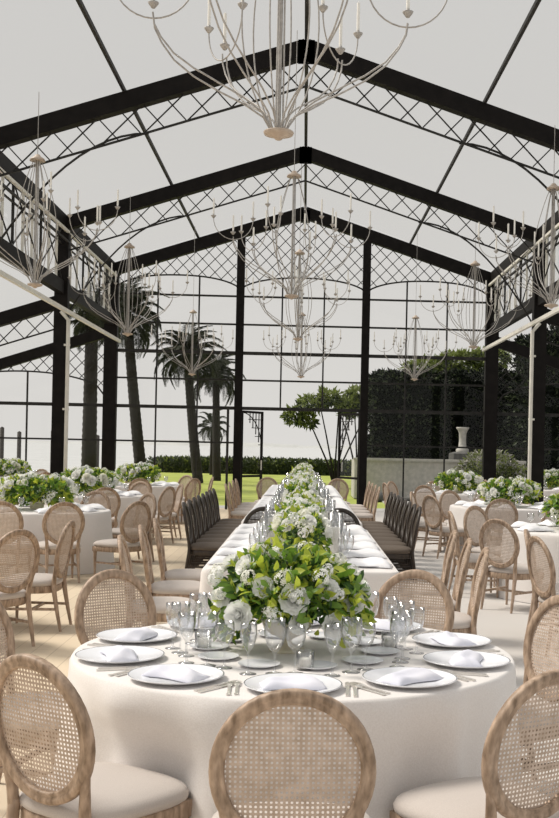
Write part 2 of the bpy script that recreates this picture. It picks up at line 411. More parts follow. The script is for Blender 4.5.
# ------------------------------------------------------------------ chairs
def oval(a, sx, sz, cz, ybase, off=0):
    x = sx*math.cos(a); z = sz*math.sin(a)
    return x, z
BCZ = .695
def backy(x, z): return -.222-(z-.45)*.17+.30*x*x
def chair(kind):
    W_, WE, CN, ST = (M['wood'],M['woodedge'],M['cane'],M['seat']) if kind == 'oak' else (M['dwood'],M['dwood'],M['dcane'],M['dseat'])
    t = empty('dining_chair'); tag(t, cat='chair')
    # oval ring, moulded section
    mb = MB(); n_ = 44
    sec = [(-.0225,-.012),(-.0225,.010),(-.015,.016),(-.006,.012),(.004,.019),(.018,.017),(.0235,.008),(.0235,-.010),(.014,-.017),(-.012,-.017)]
    vs = []; sx, sz = .2225, .2325
    for i in range(n_):
        a = 2*PI*i/n_
        nx, nz = math.cos(a)/sx, math.sin(a)/sz; l = math.hypot(nx,nz); nx /= l; nz /= l
        for (r, q) in sec:
            x = sx*math.cos(a)+nx*r; z = BCZ+sz*math.sin(a)+nz*r
            vs.append((x, backy(x,z)-q, z))
    k = len(sec)
    mb.add(vs, [(i*k+j, ((i+1)%n_)*k+j, ((i+1)%n_)*k+(j+1)%k, i*k+(j+1)%k) for i in range(n_) for j in range(k)], 0, True)
    P(mb, 'back_frame', W_, t)
    # cane
    mb = MB(); p = .0152; a_ = .15*p; b_ = .245*p
    nx = 14; nz = 15
    vid = {}
    def vert(x, z):
        key = (round(x,5), round(z,5))
        if key not in vid: vid[key] = len(mb.v); mb.v.append((x, backy(x,z)+.002, z))
        return vid[key]
    for i in range(-nx, nx+1):
        for j in range(-nz, nz+1):
            cx, cz = i*p, j*p
            if (cx/.213)**2+(cz/.223)**2 > 1: continue
            cz += BCZ
            co_ = [(cx-p/2,cz-p/2),(cx+p/2,cz-p/2),(cx+p/2,cz+p/2),(cx-p/2,cz+p/2)]
            oc = [(-a_,-b_),(a_,-b_),(b_,-a_),(b_,a_),(a_,b_),(-a_,b_),(-b_,a_),(-b_,-a_)]
            Cc = [vert(*c) for c in co_]; O = [vert(cx+u,cz+v) for u,v in oc]
            for f in ((Cc[0],Cc[1],O[1],O[0]),(Cc[1],Cc[2],O[3],O[2]),(Cc[2],Cc[3],O[5],O[4]),(Cc[3],Cc[0],O[7],O[6]),(Cc[1],O[2],O[1]),(Cc[2],O[4],O[3]),(Cc[3],O[6],O[5]),(Cc[0],O[0],O[7])):
                mb.f.append(f); mb.m.append(0); mb.sm.append(False)
    P(mb, 'cane_panel', CN, t)
    # seat outline
    def outline(m_, grow=0):
        out = []
        for i in range(m_):
            a = 2*PI*i/m_
            ca, sa = math.cos(a), math.sin(a)
            e = 2/3.2
            x = math.copysign(abs(ca)**e, ca); y = math.copysign(abs(sa)**e, sa)
            w = .255+.025*y
            out.append((x*(w+grow), y*(.245+grow)+.03))
        return out
    mb = MB(); m_ = 36; o_ = outline(m_)
    rings = [(.96,.388),(1.02,.40),(1.03,.417),(.99,.435),(.9,.448),(.7,.460),(.4,.466),(.0,.468)]
    vs = [(x*s_, y*s_, z) for (s_, z) in rings for (x,y) in o_]
    mb.add(vs, [(i*m_+j, i*m_+(j+1)%m_, (i+1)*m_+(j+1)%m_, (i+1)*m_+j) for i in range(len(rings)-1) for j in range(m_)], 0, True)
    mb.add([(x*.96,y*.96,.388) for x,y in o_], [tuple(range(m_-1,-1,-1))])
    P(mb, 'seat', ST, t)
    mb = MB(); rings = [(.86,.33),(.98,.33),(1.0,.338),(1.0,.385),(.98,.392),(.86,.392)]
    vs = [(x*s_, y*s_, z) for (s_, z) in rings for (x,y) in o_]; q = len(rings)
    mb.add(vs, [(i*m_+j, i*m_+(j+1)%m_, ((i+1)%q)*m_+(j+1)%m_, ((i+1)%q)*m_+j) for i in range(q) for j in range(m_)], 0, True)
    P(mb, 'seat_frame', W_, t)
    for s in (-1,1):
        mb = MB()   # turned front leg
        prof = [(.011,0),(.013,.01),(.0115,.02),(.0205,.28),(.024,.29),(.019,.30),(.026,.312),(.026,.36)]
        mb.lathe(prof, 12, (s*.21,.22,0)); mb.box((s*.21,.22,.355),(.05,.05,.06))
        P(mb, 'leg', WE, t)
        mb = MB()
        mb.tube([(s*.185,-.275,0),(s*.183,-.245,.15),(s*.178,-.212,.34),(s*.176,-.205,.42)], [.013,.017,.022,.022], 8)
        P(mb, 'leg', WE, t)
        mb = MB()   # curved stile joining seat and oval
        mb.tube([(s*.176,-.205,.38),(s*.180,backy(.18,.45),.46),(s*.192,backy(.19,.52),.53),(s*.208,backy(.21,.6),.60)], [.022,.020,.017,.013], 8)
        P(mb, 'back_post', W_, t)
    mb = MB()
    for s in (-1,1): mb.bar((s*.208,.215,.19),(s*.18,-.235,.19),.018,.022)
    mb.bar((-.185,-.03,.19),(.185,-.03,.19),.018,.022)
    P(mb, 'stretcher', WE, t)
    return t
def put_chair(x, y, face, label, kind='oak', group=None):
    """face = direction the sitter looks, degrees from +Y counter-clockwise"""
    place('chair_'+kind, lambda: chair(kind), (x, y, 0), R(face), label, 'chair', group)
def aim(x, y, tx, ty): return math.degrees(math.atan2(-(tx-x), ty-y))

# ------------------------------------------------------------------ tableware
TZ = .757
def cloth_mesh(outl, seed, folds, amp=.035, flare=.10, H=TZ, dents=()):
    """outl: list of (x,y,nx,ny,s): table edge, outward normal, length along the edge"""
    rg = random.Random(seed); mb = MB(); m_ = len(outl)
    ph = [rg.uniform(0, 2*PI) for _ in range(4)]
    Ltot = outl[-1][4]
    def fold(s):
        u = 2*PI*s/Ltot
        v = math.sin(folds*u+ph[0]+1.3*math.sin(3*u+ph[1]))
        return (.5+.5*v)**1.6*(.55+.45*math.sin(5*u+ph[2]))
    zs = [(0,0,H),(.008,0,H-.003),(.014,.0,H-.012),(.017,.08,H-.04)]+[(.018+flare*t**1.2, t, H-.04-(H-.045)*t) for t in (.08,.18,.3,.42,.55,.68,.8,.9,1.)]
    cx = sum(o[0] for o in outl)/m_; cy = sum(o[1] for o in outl)/m_
    vs = []
    for (x,y,nx,ny,s) in outl: vs.append((cx+(x-cx)*.5, cy+(y-cy)*.5, H))
    for (g, fa, z) in zs:
        for (x,y,nx,ny,s) in outl:
            k = g + amp*1.6*(fa**.6 if fa else 0)*fold(s)
            for (da, dd) in dents:      # linen pushed in by a chair seat
                dv = abs((math.degrees(math.atan2(y,x))-da+180)%360-180)
                if dv < 24: k -= dd*max(0,1-(dv/24)**2)**1.3*min(1,max(0,(.66-z)/.16))
            vs.append((x+nx*k, y+ny*k, z))
    q = len(zs)+1
    mb.add(vs, [(i*m_+j, i*m_+(j+1)%m_, (i+1)*m_+(j+1)%m_, (i+1)*m_+j) for i in range(q-1) for j in range(m_)], 0, True)
    mb.add([v for v in vs[:m_]], [tuple(range(m_))], 0)
    return mb
def round_outline(r, m_=256):
    return [(r*math.cos(2*PI*i/m_), r*math.sin(2*PI*i/m_), math.cos(2*PI*i/m_), math.sin(2*PI*i/m_), 2*PI*r*(i+1)/m_) for i in range(m_)]
def rect_outline(w, l, rc=.06, per=.02):
    pts = []; hw, hl = w/2, l/2; s = 0
    segs = [((hw,-hl+rc),(hw,hl-rc),(1,0)), (('c',hw-rc,hl-rc,0)), ((hw-rc,hl),(-hw+rc,hl),(0,1)), (('c',-hw+rc,hl-rc,90)), ((-hw,hl-rc),(-hw,-hl+rc),(-1,0)), (('c',-hw+rc,-hl+rc,180)), ((-hw+rc,-hl),(hw-rc,-hl),(0,-1)), (('c',hw-rc,-hl+rc,270))]
    for sg in segs:
        if sg[0] == 'c':
            for k in range(8):
                a = R(sg[3]+90*k/8); pts.append((sg[1]+rc*math.cos(a), sg[2]+rc*math.sin(a), math.cos(a), math.sin(a)))
        else:
            (p, q, nn) = sg; L_ = math.dist(p, q); k = max(2, int(L_/.045))
            for i in range(k): pts.append((p[0]+(q[0]-p[0])*i/k, p[1]+(q[1]-p[1])*i/k, *nn))
    out = []; 
    for i, p in enumerate(pts):
        if i: s += math.dist(pts[i-1][:2], p[:2])
        out.append((*p, s+.001))
    return out
def mk_charger():
    t = MB(); t.lathe([(0,.0),(.10,.0),(.105,.004),(.160,.012),(.181,.019),(.183,.021),(.181,.023)], 40, mi=0)
    t.lathe([(.181,.023),(.177,.0225)], 40, mi=1); t.lathe([(.177,.0225),(.158,.017),(.108,.008),(.10,.006),(0,.006)], 40, mi=0)
    return tag(t.build('charger_plate', [M['china'],M['chinarim']]), cat='plate')
def mk_dinner():
    t = MB(); t.lathe([(0,.0),(.075,.0),(.08,.004),(.11,.010),(.132,.017),(.134,.019),(.131,.0195),(.11,.014),(.08,.007),(0,.006)], 36)
    return tag(t.build('dinner_plate', M['china']), cat='plate')
def mk_bread():
    t = MB(); t.lathe([(0,.0),(.055,.0),(.06,.004),(.085,.012),(.087,.014),(.084,.0145),(.06,.007),(0,.006)], 28)
    return tag(t.build('bread_plate', M['china']), cat='plate')
def mk_napkin(kind):
    def f():
        t = MB(); rg = random.Random(3); nx, ny = 16, 10
        def top(u, v):
            e = max(0, 1-abs(2*u-1)**6)*max(0, 1-abs(2*v-1)**6)
            pinch = 1-.0*abs(2*u-1)
            return .004+(1 if kind == 'a' else 1.7)*(.020+.010*math.sin(u*9+v*3)*.5+.012*math.exp(-((v-.5-.12*math.sin(4*u))/.16)**2))*e
        w, d = (.235,.125) if kind == 'a' else (.36,.22)
        vs = []
        for lay in (0,1):
            for j in range(ny+1):
                for i in range(nx+1):
                    u, v = i/nx, j/ny
                    dd = d*(1 if kind == 'a' else (.75+.35*abs(2*u-1)))
                    vs.append(((u-.5)*w, (v-.5)*dd+.012*math.sin(u*5), 0.0 if lay == 0 else top(u,v)))
        k = (nx+1)*(ny+1)
        fs = []
        for j in range(ny):
            for i in range(nx):
                a = j*(nx+1)+i; fs.append((a, a+nx+1, a+nx+2, a+1)); fs.append((k+a, k+a+1, k+a+nx+2, k+a+nx+1))
        for i in range(nx):
            fs.append((i, i+1, k+i+1, k+i)); a = ny*(nx+1)+i; fs.append((a, k+a, k+a+1, a+1))
        for j in range(ny):
            a = j*(nx+1); fs.append((a, k+a, k+a+nx+1, a+nx+1)); a += nx; fs.append((a, a+nx+1, k+a+nx+1, k+a))
        t.add(vs, fs, 0, True)
        return tag(t.build('napkin', M['napkin'] if kind == 'a' else M['napkinw']), cat='napkin')
    return f
def mk_glass(name, H, rb, bowl0, rw, cat='glass'):
    def f():
        t = MB()
        prof = [(0,.002),(rb,.0),(rb,.002),(rb*.4,.006),(.0045,.012),(.0038,bowl0*.5),(.0042,bowl0*.9),(.010,bowl0),(rw*.75,bowl0+(H-bowl0)*.22),(rw,bowl0+(H-bowl0)*.55),(rw*.97,bowl0+(H-bowl0)*.8),(rw*.93,H),(rw*.93-.0015,H),(rw*.95,bowl0+(H-bowl0)*.6),(rw*.70,bowl0+(H-bowl0)*.25),(0,bowl0+.008)]
        t.lathe(prof, 20)
        return tag(t.build(name, M['crystal']), cat='glass')
    return f
def mk_fork():
    t = MB(); t.bar((0,-.10,.004),(0,.02,.005),.011,.003); t.bar((0,.02,.005),(0,.045,.009),.018,.003)
    for k in (-1.5,-.5,.5,1.5): t.bar((k*.006,.045,.009),(k*.006,.095,.007),.0028,.0025)
    t.bar((0,-.115,.004),(0,-.10,.004),.016,.003)
    return tag(t.build('fork', M['silver']), cat='fork')
def mk_knife():
    t = MB(); t.bar((0,-.115,.004),(0,.0,.004),.013,.006); t.add([(-.008,0,.004),(.008,0,.004),(.010,.08,.004),(.004,.115,.004),(-.008,.10,.004),(-.008,0,.0055),(.008,0,.0055),(.010,.08,.0055),(.004,.115,.0055),(-.008,.10,.0055)], [(4,3,2,1,0),(5,6,7,8,9),(0,1,6,5),(1,2,7,6),(2,3,8,7),(3,4,9,8),(4,0,5,9)])
    return tag(t.build('knife', M['silver']), cat='knife')
def mk_votive():
    t = empty('votive_candle'); tag(t, cat='candle')
    P(MB().lathe([(0,.0),(.032,0),(.036,.004),(.038,.075),(.0365,.075),(.034,.008),(0,.008)], 20), 'glass_holder', M['crystal'], t)
    mb = MB().lathe([(0,.009),(.024,.009),(.024,.045),(.02,.047),(0,.046)], 16); mb.tube([(0,0,.046),(.001,0,.056)], .0012, 5)
    P(mb, 'candle', M['candle'], t); return t
def mk_hurricane():
    t = empty('hurricane_lamp'); tag(t, cat='candle holder')
    P(MB().lathe([(0,0),(.055,0),(.06,.004),(.062,.36),(.060,.36),(.056,.01),(0,.01)], 20), 'glass_cylinder', M['crystal'], t)
    mb = MB().lathe([(0,.011),(.035,.011),(.035,.24),(.03,.243),(0,.24)], 16); mb.tube([(0,0,.24),(.001,0,.255)], .0015, 5)
    P(mb, 'candle', M['candle'], t); return t

# ------------------------------------------------------------------ leaves and flowers
def leaf(mb, p, d, up, L_, w, mi, curl=.25, det=2):
    d = d.normalized(); s = d.cross(up)
    s = s.normalized() if s.length > 1e-4 else d.orthogonal().normalized()
    u = s.cross(d)
    if det == 1:
        mb.add([p, p+d*L_*.45+s*w/2+u*w*.12, p+d*L_-u*curl*L_, p+d*L_*.45-s*w/2+u*w*.12], [(0,1,2),(0,2,3)], mi); return
    m1 = p+d*L_*.35-u*curl*L_*.1; m2 = p+d*L_*.7-u*curl*L_*.45; t = p+d*L_-u*curl*L_
    vs = [p, m1+s*w*.5+u*w*.15, m2+s*w*.38+u*w*.12, t, m2-s*w*.38+u*w*.12, m1-s*w*.5+u*w*.15, m1, m2]
    mb.add(vs, [(0,1,6),(6,1,2,7),(7,2,3),(0,6,5),(6,7,4,5),(7,3,4)], mi, True)
def rose_mb(r, seed=0):
    rg = random.Random(seed); mb = MB()
    mb.lathe([(0,.55*r),(.16*r,.5*r),(.22*r,.3*r),(.18*r,0),(0,-.1*r)], 10)
    for ring, (cnt, r0, h, op, wid) in enumerate([(3,.13,.74,.06,1.6),(4,.24,.74,.12,1.3),(5,.38,.70,.18,1.15),(6,.54,.60,.28,1.0),(7,.70,.44,.42,.9),(8,.84,.22,.60,.75)]):
        for k in range(cnt):
            a0 = 2*PI*(k+.5*ring+rg.uniform(-.1,.1))/cnt
            nu, nv = 5, 5; vs = []
            for j in range(nv):
                v = j/(nv-1)
                rr = r*(.12+(r0-.12)*math.sin(min(1,v*1.25)*PI/2)+op*.45*max(0,v-.6)*1.3)
                z = r*(-.25+(h+.25)*v-(.18*op)*max(0,v-.7)*2)
                sp = wid*(.5+.5*math.sin(PI*min(1,.25+v*.62)))*.62
                for i in range(nu):
                    u = i/(nu-1)-.5
                    a = a0+u*2*sp
                    q = rr*(1+.10*abs(u)*2*v)
                    zz = z-(abs(u)*2)**2.2*.13*r*v
                    vs.append((q*math.cos(a), q*math.sin(a), zz))
            mb.add(vs, [(j*nu+i, j*nu+i+1, (j+1)*nu+i+1, (j+1)*nu+i) for j in range(nv-1) for i in range(nu-1)], 0, True)
    return mb
def cluster_mb(r, seed=0):
    rg = random.Random(seed); mb = MB()
    for k in range(34):
        z = rg.uniform(-.3,1); a = rg.uniform(0,2*PI); q = math.sqrt(max(0,1-z*z)); n_ = Vector((q*math.cos(a), q*math.sin(a), z)); p = n_*r*rg.uniform(.8,1)
        s = n_.orthogonal().normalized(); t = n_.cross(s); b = rg.uniform(0,PI)
        for j in range(4):
            c = b+PI/2*j; d = s*math.cos(c)+t*math.sin(c); e = n_.cross(d)
            w = r*.24
            mb.add([p, p+d*w*.7+e*w*.4+n_*w*.15, p+d*w*1.15+n_*w*.1, p+d*w*.7-e*w*.4+n_*w*.15], [(0,1,2,3)], 0, True)
    return mb
MESH = {}
def bloom(kind, parent, p, nrm, sc):
    if kind not in MESH:
        mb = rose_mb(1, 1) if kind[0] == 'rose' else cluster_mb(1, 2)
        o = mb.build(kind[0], M[kind[1]]); MESH[kind] = o; 
        first = True
    else: o = MESH[kind].copy(); C.objects.link(o)
    o.parent = parent; kid(parent, o)
    o.location = p; o.rotation_euler = nrm.to_track_quat('Z','Y').to_euler(); o.scale = (sc,)*3
    return o
def arrangement(seed, rx, ry, rz_, cz, nleaf, nrose, nclus, urn=True, lsize=.06, det=2, roses=None):
    rg = random.Random(seed); t = empty('flower_arrangement'); tag(t, cat='flowers')
    if urn:
        P(MB().lathe([(0,0),(.075,0),(.078,.008),(.06,.016),(.025,.034),(.02,.045),(.028,.055),(.07,.075),(.10,.10),(.112,.13),(.118,.14),(.112,.14),(.09,.12),(0,.11)], 28), 'urn', M['urn'], t)
    else:
        P(MB().lathe([(0,0),(.07,0),(.09,.03),(.095,.09),(.09,.09),(0,.08)], 20), 'bowl', M['urn'], t)
    mb = MB()
    def sph(zmin=-.75):
        z = rg.uniform(zmin,1); a = rg.uniform(0,2*PI); q = math.sqrt(1-z*z)
        return Vector((q*math.cos(a), q*math.sin(a), z))
    lump = [ (sph(), rg.uniform(.12,.3)) for _ in range(14)]
    for k in range(nleaf):
        n_ = sph(-.85)
        bulge = 1+max([l*max(0,n_.dot(c)-.8)/.2 for c,l in lump])-.08
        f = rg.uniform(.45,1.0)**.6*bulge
        p = Vector((n_.x*rx*f, n_.y*ry*f, cz+n_.z*rz_*f))
        if urn and p.z < .17 and abs(p.x) < rx*.5: continue
        if abs(n_.x) > .55 and rg.random() < .35: p.z -= rz_*rg.uniform(.1,.5)
        p.z = max(p.z, lsize*.8)
        dd = (n_+Vector((rg.gauss(0,.5), rg.gauss(0,.5), rg.gauss(-.05,.5)))).normalized()
        g = f+rg.uniform(-.3,.3)
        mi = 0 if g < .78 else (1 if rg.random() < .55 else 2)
        up = (n_+Vector((rg.gauss(0,.6), rg.gauss(0,.6), rg.gauss(0,.6)))).normalized()
        s = lsize*rg.uniform(.6,1.25)
        leaf(mb, p-dd*s*.4, dd, up, s, s*rg.uniform(.38,.6), mi, rg.uniform(0,.35), det)
    # stems
    for k in range(26):
        n_ = sph(-.5); mb.tube([(0,0,max(.08,cz-rz_*.7)), (n_.x*rx*.5, n_.y*ry*.5, cz+n_.z*rz_*.4), (n_.x*rx*.95, n_.y*ry*.95, cz+n_.z*rz_*.9)], .0025, 4, 0, False)
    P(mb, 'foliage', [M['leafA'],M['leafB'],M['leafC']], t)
    if roses:
        for (x,y,z,s) in roses:
            nn = Vector((x*1.2, -.8, (z-cz)*1.5+.25)).normalized() if y < 0 else Vector((x, y, .4)).normalized()
            bloom(('rose','petal'), t, (x,y,z), nn, s)
    for k in range(nrose):
        n_ = sph(-.2); bloom(('rose','petal' if k % 3 else 'petalc'), t, (n_.x*rx*.98, n_.y*ry*.98, cz+n_.z*rz_*.98), n_, rg.uniform(.035,.05)*(lsize/.055))
    for k in range(nclus):
        n_ = sph(-.5); bloom(('blossom_cluster','petal' if k % 2 else 'petalc'), t, (n_.x*rx*1.0, n_.y*ry*1.0, cz+n_.z*rz_*1.0), n_, rg.uniform(.022,.038)*(lsize/.055))
    return t

# ------------------------------------------------------------------ front round table
TX, TY, TR = -.02, 4.82, .935
fc = cloth_mesh(round_outline(TR), 11, 17, .06, .04, dents=((233.5,.12),(302.8,.05),(22,.14))).build('tablecloth', M['cloth'], loc=(TX,TY,0))
tag(fc, 'floor-length ivory tablecloth on the large round table in the foreground', 'tablecloth')
FS = [(270,'front seat'),(306,'front-right seat'),(342,'lower right seat'),(18,'right-hand seat'),(54,'back-right seat'),(90,'back seat'),(126,'back-left seat'),(162,'left-hand seat'),(198,'lower left seat'),(234,'front-left seat')]
chair_front = {270:(270.3,1.60,'whose back stands front and centre'),306:(302.8,1.52,'cut off by the lower right corner'),18:(22,1.38,'at the right edge above the corner chair'),66:(66,1.66,'just right of the big flower arrangement'),129:(128,1.62,'behind the left rear plates'),162:(166,1.50,'a sliver at the left picture edge'),234:(233.5,1.42,'cut off by the lower left corner')}
for k, (a, r, w) in chair_front.items():
    x = TX+r*math.cos(R(a)); y = TY+r*math.sin(R(a))
    # r is measured to the back; the seat centre lies nearer the table
    x -= math.cos(R(a))*.27; y -= math.sin(R(a))*.27
    put_chair(x, y, aim(x, y, TX, TY), 'pale oak chair at the foreground round table, %s' % w, group='chairs around the foreground round table')
def setting(tx, ty, ang, r, seat, full=True):
    cx, cy = tx+r*math.cos(R(ang)), ty+r*math.sin(R(ang)); rz = R(ang+90)
    def at(lx, ly, z=TZ): return (cx+lx*math.cos(rz)-ly*math.sin(rz), cy+lx*math.sin(rz)+ly*math.cos(rz), z)
    place('charger', mk_charger, at(0,0), rz, 'wide white charger plate with silver edge, %s of the foreground table' % seat, 'plate', 'charger plates on the foreground table')
    place('napa', mk_napkin('a'), at(0,0,TZ+.010), rz+R(rnd.uniform(4,16)), 'pale lilac folded napkin on the charger, %s of the foreground table' % seat, 'napkin', 'napkins on the foreground table')
    place('bread', mk_bread, at(-.14,.41), rz, 'small white bread plate nearest the urn, %s of the foreground table' % seat, 'plate', 'bread plates on the foreground table')
    place('goblet', mk_glass('water_goblet', .215,.036,.085,.043), at(-.075,.265), rz, 'tall cut water goblet, %s of the foreground table' % seat, 'glass', 'glasses on the foreground table')
    place('wine', mk_glass('wine_glass', .185,.034,.090,.040), at(.005,.275), rz, 'round wine glass between two others, %s of the foreground table' % seat, 'glass', 'glasses on the foreground table')
    place('wineb', mk_glass('white_wine_glass', .20,.033,.095,.034), at(.15,.245), rz, 'slim white wine glass at the outer end, %s of the foreground table' % seat, 'glass', 'glasses on the foreground table')
    for i, x in enumerate((-.205,-.232)):
        place('fork', mk_fork, at(x, .0-.01*i), rz+R(2), '%s silver fork, %s of the foreground table' % (('inner','outer')[i], seat), 'fork', 'forks on the foreground table')
    for i, x in enumerate((.20,.228)):
        place('knife', mk_knife, at(x, .0-.01*i), rz-R(2), '%s silver knife, %s of the foreground table' % (('inner','outer')[i], seat), 'knife', 'knives on the foreground table')
for a, s in FS: setting(TX, TY, a, .755, s)
roses = [(x,y,z-.065,q) for x,y,z,q in [(.03,-.29,1.085-TZ,.062),(-.20,-.24,1.01-TZ,.060),(.20,-.24,.97-TZ,.055),(-.10,-.25,1.13-TZ,.046),(.17,-.22,1.12-TZ,.048),(.28,-.14,1.06-TZ,.05),(-.28,-.10,1.07-TZ,.048),(.05,-.27,.98-TZ,.040)]]
fa = arrangement(5, .34,.31,.20,.245, 2500, 5, 34, True, .062, 2, roses)
fa.location = (TX-.035, TY+.0, TZ); tag(fa, 'large white rose and green foliage arrangement in an ivory urn on the foreground table', 'flowers')
for i, (x, y, w) in enumerate(((.045,-.40,'in front of the urn'),(-.40,.02,'left of the urn'),(.42,.08,'right of the urn'))):
    place('votive', mk_votive, (TX+x, TY+y, TZ), 0, 'small glass votive with a white candle %s' % w, 'candle', 'votive candles on the foreground table')

# ------------------------------------------------------------------ long tables
LT = [(7.95,12.03,'nearest'),(13.0,18.3,'middle'),(19.3,23.9,'farthest')]
ORD = ['first','second','third','fourth','fifth','sixth','seventh','eighth','ninth','tenth']
HWT = .70
for ti, (y0, y1, nm) in enumerate(LT):
    c = cloth_mesh(rect_outline(HWT*2, y1-y0), 20+ti, 22, .02, .03).build('tablecloth', M['cloth'], loc=(0,(y0+y1)/2,0))
    tag(c, 'ivory tablecloth hanging to the floor on the %s long banquet table' % nm, 'tablecloth')
    k = int((y1-y0-.3)/.56)
    for i in range(k):
        y = y0+.32+(y1-y0-.64)*i/(k-1)
        for s in (-1,1):
            sd = 'left' if s < 0 else 'right'; rz = R(-90 if s < 0 else 90)
            w = '%s from the front on the %s side of the %s long table' % (ORD[i], sd, nm)
            place('dinner', mk_dinner, (s*(HWT-.20), y, TZ), rz, 'white dinner plate, %s' % w, 'plate', 'plates on the %s long table' % nm)
            place('napb', mk_napkin('b'), (s*(HWT-.20), y, TZ+.0075), R(rnd.uniform(-8,8)), 'white folded napkin, %s' % w, 'napkin', 'napkins on the %s long table' % nm)
            place('goblet', None, (s*(HWT-.34), y+.20, TZ), 0, 'tall water goblet, %s' % w, 'glass', 'glasses on the %s long table' % nm)
            place('wine', None, (s*(HWT-.38), y+.29, TZ), 0, 'round wine glass, %s' % w, 'glass', 'glasses on the %s long table' % nm)
ga = []
for ti, (y0, y1, nm) in enumerate(LT):
    k = 4 if ti == 0 else (5 if ti == 1 else 4)
    for i in range(k):
        y = y0+.45+(y1-y0-.9)*i/(k-1)
        key = 'arr%d' % ((i+ti) % 3)
        o = place(key, lambda s=40+(i+ti)%3: arrangement(s, .20,.40,.17,.24, 620, 9, 18, False, .075, 1), (rnd.uniform(-.03,.03), y, TZ), rnd.choice((0,PI)), 'low white and lime flowers, %s from the front on the %s long table' % (ORD[i], nm), 'flowers', 'flower runs down the long tables')
        o.scale = (1.0, 1.0, 1.0 + .12*ti)
    k = k-1
    for i in range(k):
        y = y0+.45+(y1-y0-.9)*(i+.5)/k
        for s in (-1,1):
            if i % 2 == (s > 0): continue
            place('hurr', mk_hurricane, (s*.27, y, TZ), 0, 'hurricane glass with a candle, %s from the front on the %s long table' % (ORD[i], nm), 'candle holder', 'hurricane glasses on the long tables')
GL = 'chairs down the long tables'
for i, y in enumerate((8.45,9.5,10.4)): put_chair(-1.27+.20, y, -90+4, 'washed oak cane-back chair, %s on the left side of the nearest long table' % ORD[i], group=GL)
for i, y in enumerate((7.95,8.75,9.6)): put_chair(1.23-.20, y, 90-4, 'washed oak cane-back chair, %s on the right side of the nearest long table' % ORD[i], group=GL)
for i in range(8):
    y = 13.35+.62*i
    put_chair(-1.36+.24, y, -90, 'dark chair, %s from the front on the left of the middle long table' % ORD[i], 'dark', 'dark chairs along the middle long table')
    put_chair(1.36-.24, y, 90, 'dark chair, %s from the front on the right of the middle long table' % ORD[i], 'dark', 'dark chairs along the middle long table')
put_chair(-.43, 12.36, 180, 'dark head chair left of the flowers, far end of the nearest long table', 'dark', GL)
put_chair(.43, 12.36, 180, 'dark head chair right of the flowers, far end of the nearest long table', 'dark', GL)
for i in range(4):
    y = 19.9+1.0*i
    for s in (-1,1):
        put_chair(s*1.08, y, -90 if s < 0 else 90, 'pale oak chair, %s from the front on the %s side of the farthest long table' % (ORD[i], 'left' if s < 0 else 'right'), group=GL)
for s in (-1,1): put_chair(s*.78, 24.25, 180, 'washed oak chair facing the room, %s of the flowers at the garden end' % ('left' if s < 0 else 'right'), group=GL)

# ------------------------------------------------------------------ side round tables
SIDE = [ # x, y, name, custom chairs [(x,y)], ring phase, ring count
 (-3.75,9.9,'nearest left-hand round table',[(-2.46,8.95,'near'),(-2.34,9.85,'inner')],None,0),
 (-3.45,14.5,'second left-hand round table',[(-2.86,13.15,'near-right'),(-3.45,13.1,'near'),(-2.2,13.55,'inner near'),(-3.05,15.75,'far'),(-2.38,15.42,'inner far'),(-4.78,13.95,'outer')],None,0),
 (-3.6,18.8,'third left-hand round table',[],20,8),
 (-3.5,23.6,'fourth left-hand round table',[],10,8),
 (-6.7,20.6,'left aisle round table',[],0,8),
 (-6.9,26.2,'farthest left aisle round table',[],15,6),
 (3.6,9.4,'nearest right-hand round table',[(2.3,9.75,'inner far'),(2.22,9.1,'inner near')],None,0),
 (3.25,12.5,'second right-hand round table',[(2.2,11.45,'near'),(1.98,12.5,'inner'),(2.35,13.55,'inner far'),(3.3,13.85,'far'),(3.0,11.0,'outer near')],None,0),
 (3.3,17.5,'third right-hand round table',[],30,8),
 (3.2,22.6,'fourth right-hand round table',[],12,8),
 (5.9,26.0,'right aisle round table',[],0,6)]
CMP = {0:'right',45:'far-right',90:'far',135:'far-left',180:'left',225:'near-left',270:'near',315:'near-right'}
def bearing(a): a %= 360; return CMP[int(((a+22.5)//45*45) % 360)]
